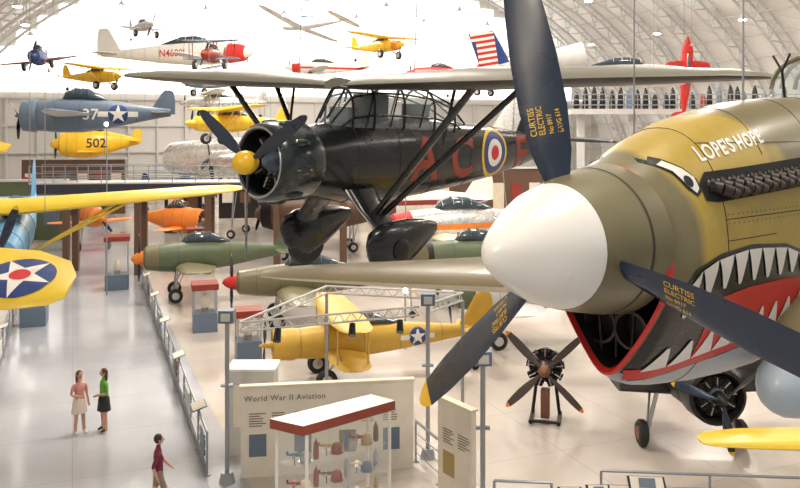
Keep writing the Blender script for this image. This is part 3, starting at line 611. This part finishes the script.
p=Vector((-21.5,47.2,0)); q=Vector((-1.5,49.5,0)); d=(q-p).normalized(); nn=Vector((-d.y,d.x,0)); ang=math.atan2(d.y,d.x); L=(q-p).length; c=(p+q)/2
b.box((c.x,c.y,5.1),(L,2.4,.55),mat('dark_deck',(.03,.033,.055),.4),ang); b.box((c.x,c.y,5.4),(L,2.45,.08),lgrey,ang)
for i in range(5):
    for s in(-1,1):
        a=p+(q-p)*(i+.5)/5+nn*s*.95; b.box((a.x,a.y,2.5),(.35,.35,5),brown,ang); b.box((a.x,a.y,4.7),(.9,.5,.3),brown,ang)
for s in(-1,1):
    for z in(5.7,6.0,6.4): a0=p+nn*s*1.15;a1=q+nn*s*1.15; b.cyl((a0.x,a0.y,z),(a1.x,a1.y,z),.03,rail,seg=5)
    for i in range(16): a=p+(q-p)*i/15+nn*s*1.15; b.cyl((a.x,a.y,5.4),(a.x,a.y,6.4),.03,rail,seg=5)
b.obj('elevated_walkway')
b=MB()
b.box((22,62,9.9),(18,3,.4),lgrey)
for x in range(14,32,4): b.box((x,62,4.9),(.5,.5,9.8),lgrey)
for z in(10.4,10.8,11.2): b.cyl((13,60.6,z),(31,60.6,z),.04,rail,seg=5)
for i in range(19): b.cyl((13+i,60.6,10),(13+i,60.6,11.2),.04,rail,seg=5)
random.seed(8)
for i in range(24):
    x=13.6+i*.7; h=random.uniform(1.2,2.); m_=random.choice([black,dred,bgrey,black,exh]); b.lathe([(0,.22),(h*.2,.24),(h*.7,.2),(h*.85,.14),(h,.03)],m_,10,Matrix.Translation((x,61.6+random.random(),10.1))@Matrix.Rotation(R(-90),4,'Y'))
b.obj('elevated_walkway')
def partition(x,y,w,h,m_,rz=.12):
    b=MB(); b.box((0,0,h/2),(w,.4,h),m_); b.box((0,0,h+.08),(w+.3,.7,.16),lgrey)
    n=max(2,int(w/1.6))
    for k in range(n): b.box((-w/2+(k+.5)*w/n,-.22,h*.5),(w/n*.6,.06,h*.5),[pink,brown,bgrey,cream,dred][k%5])
    b.obj('exhibit_partition',loc=(x,y,0),rot=(0,0,rz),flat=True)
for a in((-33,81,10,5.5,brown),(-10,78,15,6,exh),(8,72,10,5,brown),(24,68,10,4,cream),(-2,86,10,8,dred),(17,52,7,2.6,bgrey),(11,44.5,4,2.2,lgrey),(-29,62,6,4.5,dgr),(-18,66.5,3,4,exh)): partition(*a)
def flood(x,y,z):
    b=MB(); b.cyl((0,0,-z),(0,0,-.1),.03,rail,seg=6); b.lathe([(-.12,.08),(.06,.15),(.06,.14),(.0,.10)],black,16,Matrix.Rotation(R(90),4,'Z')@Matrix.Rotation(R(180),4,'Z'),cap=(True,False)); b.ell((0,-.05,0),(.09,.04,.09),lamp,12,6); b.obj('flood_lamp',loc=(x,y,z))
flood(-15.1,41.2,8.8); flood(.3,42.0,5.7); flood(.2,31.0,2.3)
b=MB()
for bb_ in(58,70,82,92):
    for aa in range(-4,62,9):
        z=min(arch(aa)-3,22)
        b.cyl((aa,bb_,z+.2),(aa,bb_,arch(aa)-1.9),.02,wire,seg=4); b.lathe([(0,.45),(.05,.45),(.4,.15),(.6,.12)],lgrey,14,Matrix.Translation((aa,bb_,z))@Matrix.Rotation(R(-90),4,'Y')); b.ell((aa,bb_,z-.02),(.36,.36,.08),lamp,12,5)
b.obj('high_bay_lamps',rot=(0,0,BR))

# ================================================================ PEOPLE
skin=mat('skin',(.62,.36,.26),.5,var=.05)
def human(name,loc,head,cols,hair,pose,skirt=None,longhair=True,pants=False,sleeve=True):
    top,bot,shoe=cols
    J={'pel':((0,0,.95),.135),'sp':((0,0,1.10),.115),'ch':((0,0,1.28),.14),'nb':((0,0,1.43),.075),'nk':((0,-.005,1.50),.05),'hb':((0,-.01,1.58),.05)}
    E=[('pel','sp','T'),('sp','ch','T'),('ch','nb','T'),('nb','nk','N'),('nk','hb','N')]
    for s,sg in(('L',1),('R',-1)):
        J['sh'+s]=((sg*.17,0,1.385),.058); J['el'+s]=(pose['el'+s],.042); J['wr'+s]=(pose['wr'+s],.028)
        w=Vector(pose['wr'+s]); f=(w-Vector(pose['el'+s])).normalized(); side=f.cross(Vector((0,1,0.01))).normalized()
        J['pa'+s]=(tuple(w+f*.07),.027)
        for k in range(4):
            bp=w+f*.085+side*(-.024+.016*k); ln=(.06,.072,.068,.055)[k]
            J['f%d'%k+s]=(tuple(bp+f*ln*.5),.009); J['g%d'%k+s]=(tuple(bp+f*ln+Vector((0,-.012,0))),.008)
            E+=[('pa'+s,'f%d'%k+s,'S'),('f%d'%k+s,'g%d'%k+s,'S')]
        J['t0'+s]=(tuple(w+f*.05-side*.045+Vector((0,-.01,0))),.010); J['t1'+s]=(tuple(w+f*.085-side*.055+Vector((0,-.015,0))),.009)
        E+=[('wr'+s,'t0'+s,'S'),('t0'+s,'t1'+s,'S')]
        J['hip'+s]=((sg*.088,0,.88),.10); J['kn'+s]=(pose['kn'+s],.064); J['an'+s]=(pose['an'+s],.042)
        a=pose['an'+s]; J['toe'+s]=((a[0]+sg*.015,a[1]-.16,max(.035,a[2]-.055)),.035); J['hl'+s]=((a[0],a[1]+.035,max(.035,a[2]-.05)),.037)
        E+=[('ch','sh'+s,'T'),('sh'+s,'el'+s,'U'),('el'+s,'wr'+s,'S'),('wr'+s,'pa'+s,'S'),('pel','hip'+s,'H'),('hip'+s,'kn'+s,'H'),('kn'+s,'an'+s,'C'),('an'+s,'toe'+s,'F'),('an'+s,'hl'+s,'F')]
    names=list(J); ix={n:i for i,n in enumerate(names)}
    me=bpy.data.meshes.new('sk'); me.from_pydata([J[n][0] for n in names],[(ix[a],ix[c]) for a,c,_ in E],[])
    o=bpy.data.objects.new('sk',me); sc.collection.objects.link(o)
    md=o.modifiers.new('s','SKIN'); md.use_smooth_shade=True
    for i,n in enumerate(names): me.skin_vertices[0].data[i].radius=(J[n][1],J[n][1]); me.skin_vertices[0].data[i].use_root=(n=='pel')
    o.modifiers.new('u','SUBSURF').levels=1
    bpy.context.view_layer.update()
    em=o.evaluated_get(bpy.context.evaluated_depsgraph_get()).to_mesh()
    vs=[v.co.copy() for v in em.vertices]; fs=[tuple(p.vertices) for p in em.polygons]
    segs=[(Vector(J[a][0]),Vector(J[c][0]),k,J[a][1]) for a,c,k in E]
    def lab(p):
        best=None
        for a,c,k,r in segs:
            ab=c-a; t=max(0,min(1,(p-a).dot(ab)/ab.length_squared)); dd=(p-(a+ab*t)).length-r
            if best is None or dd<best[0]: best=(dd,k)
        k=best[1]
        return {'T':top if p.z>.98 else bot,'N':skin,'U':top if sleeve else skin,'S':skin,'H':bot if (pants or p.z>.62) else skin,'C':bot if pants else skin,'F':shoe}[k]
    fm=[lab(sum((vs[i] for i in f),Vector())/len(f)) for f in fs]
    bpy.data.objects.remove(o)
    b=MB(); b.add(vs,fs,lambda k:fm[k])
    if skirt:
        b.loft([[Vector((rx*math.cos(a)*(1+.03*math.sin(6*a)),rx*.8*math.sin(a),z)) for a in [2*math.pi*k/24 for k in range(24)]] for z,rx in((1.02,.145),(.93,.18),(.75,.205),(.60,.23))],skirt)
    hc=Vector((0,-.02,1.645))
    hr=[]
    for k in range(13):
        a=-math.pi/2+math.pi*k/12; z=.12*math.sin(a); w=max(.03,math.cos(a)); jaw=1-.22*max(0,-math.sin(a))
        hr.append([hc+Vector((.073*w*jaw*math.cos(t),.092*w*math.sin(t)*(1 if math.sin(t)>0 else jaw*1.0),z)) for t in [2*math.pi*i/20 for i in range(20)]])
    b.loft(hr,skin)
    b.loft([[hc+Vector((x,y,z)) for x,z in((-.012,zz-.02),(.012,zz-.02),(0,zz+.02))] for y,zz in((-.085,0),(-.112,-.015))],skin)
    for sg in(-1,1):
        b.ell(hc+Vector((sg*.028,-.083,.01)),(.011,.007,.007),white,8,5); b.ell(hc+Vector((sg*.028,-.089,.01)),(.005,.003,.005),black,8,5); b.ell(hc+Vector((sg*.075,.005,0)),(.012,.02,.03),skin,8,5)
        b.ell(hc+Vector((sg*.028,-.085,.032)),(.016,.005,.004),hair,8,4)
    b.ell(hc+Vector((0,-.086,-.05)),(.022,.006,.007),dred,8,5)
    b.ell(hc+Vector((0,.022,.03)),(.086,.096,.112),hair,18,9)
    if longhair: b.loft([[hc+Vector((w*math.cos(t),.065+d_*math.sin(t),z)) for t in [2*math.pi*i/14 for i in range(14)]] for z,w,d_ in((.06,.08,.055),(-.05,.09,.06),(-.15,.09,.05),(-.25,.065,.035),(-.29,.02,.01))],hair)
    b.obj(name,loc=loc,rot=(0,0,math.atan2(head[1],head[0])+math.pi/2),ang=60)
std=dict(elL=(.23,.03,1.12),wrL=(.25,-.03,.88),elR=(-.23,.03,1.12),wrR=(-.25,-.03,.88),knL=(.10,-.01,.49),anL=(.11,.02,.085),knR=(-.10,-.01,.49),anR=(-.11,.02,.085))
brh=mat('brown_hair',(.12,.045,.02),.5); dkh=mat('dark_hair',(.03,.018,.012),.5)
p1=dict(std); p1.update(elR=(-.25,-.02,1.14),wrR=(-.10,-.20,1.10),knL=(.10,-.03,.49),anL=(.13,-.02,.085))
human('woman',(-8.98,22.4,0),(.75,-.65),(mat('pink_top',(.70,.32,.28),.7),mat('coral_skirt',(.75,.33,.26),.7),white),brh,p1,skirt=mat('white_skirt',(.80,.68,.62),.7))
p2=dict(std); p2.update(elL=(.25,.0,1.13),wrL=(.13,-.19,1.08))
human('woman',(-8.36,22.6,0),(-.75,-.65),(mat('green_top',(.16,.46,.08),.7),black,dkh),brh,p2,skirt=mat('black_skirt',(.02,.02,.025),.7),longhair=True)
p3=dict(std); p3.update(elR=(-.22,.14,1.15),wrR=(-.22,.06,.92),elL=(.22,-.10,1.15),wrL=(.2,-.26,.98),knL=(.09,.06,.50),anL=(.09,.30,.16),knR=(-.09,-.16,.51),anR=(-.09,-.22,.085))
human('man',(-5.35,17.7,0),(.8,.35),(mat('maroon_shirt',(.20,.02,.045),.7),mat('khaki_shorts',(.30,.22,.18),.7),black),dkh,p3,longhair=False)

# ================================================================ LIGHT + CAMERA
w=bpy.data.worlds.new('World'); sc.world=w; w.use_nodes=True
w.node_tree.nodes['Background'].inputs[0].default_value=(.96,.95,.93,1); w.node_tree.nodes['Background'].inputs[1].default_value=.5
def area(x,y,z,sz,e,col=(1,.91,.79),rot=(0,0,0)):
    l=bpy.data.lights.new('overhead_light','AREA'); l.size=sz; l.energy=e; l.color=col; o=bpy.data.objects.new('overhead_light',l); sc.collection.objects.link(o); o.location=(x,y,z); o.rotation_euler=rot  # serves the ceiling lamp grid plus the added key, fill and uplights
def bw(a,bb_): return a*math.cos(BR)-bb_*math.sin(BR), a*math.sin(BR)+bb_*math.cos(BR)
for bb_,e in((4,1500),(26,2600),(48,3200)):
    for aa in(6,26,46): x,y=bw(aa,bb_); area(x,y,21,3.0,e)
area(-6,-3,15,2.5,900,(1,.88,.72),rot=(R(35),0,R(-20)))  # warm key light added for contrast on the near fighter, no fixture
x,y=bw(20,72); area(x,y,22,8,7000)  # extra area light added to brighten the end wall
for aa,bb_ in((8,30),(30,45),(50,60),(15,75)):
    x,y=bw(aa,bb_); area(x,y,20.5,5,2300,(1,.97,.92),(R(180),0,0))  # upward-facing lights added to lift the grey of the ceiling
cam=bpy.data.cameras.new('Camera'); cam.sensor_width=36; cam.lens=36; cam.shift_y=-.1425; cam.clip_end=500
co=bpy.data.objects.new('Camera',cam); sc.collection.objects.link(co); co.location=(0,0,8.5); co.rotation_euler=(R(90),0,0); sc.camera=co
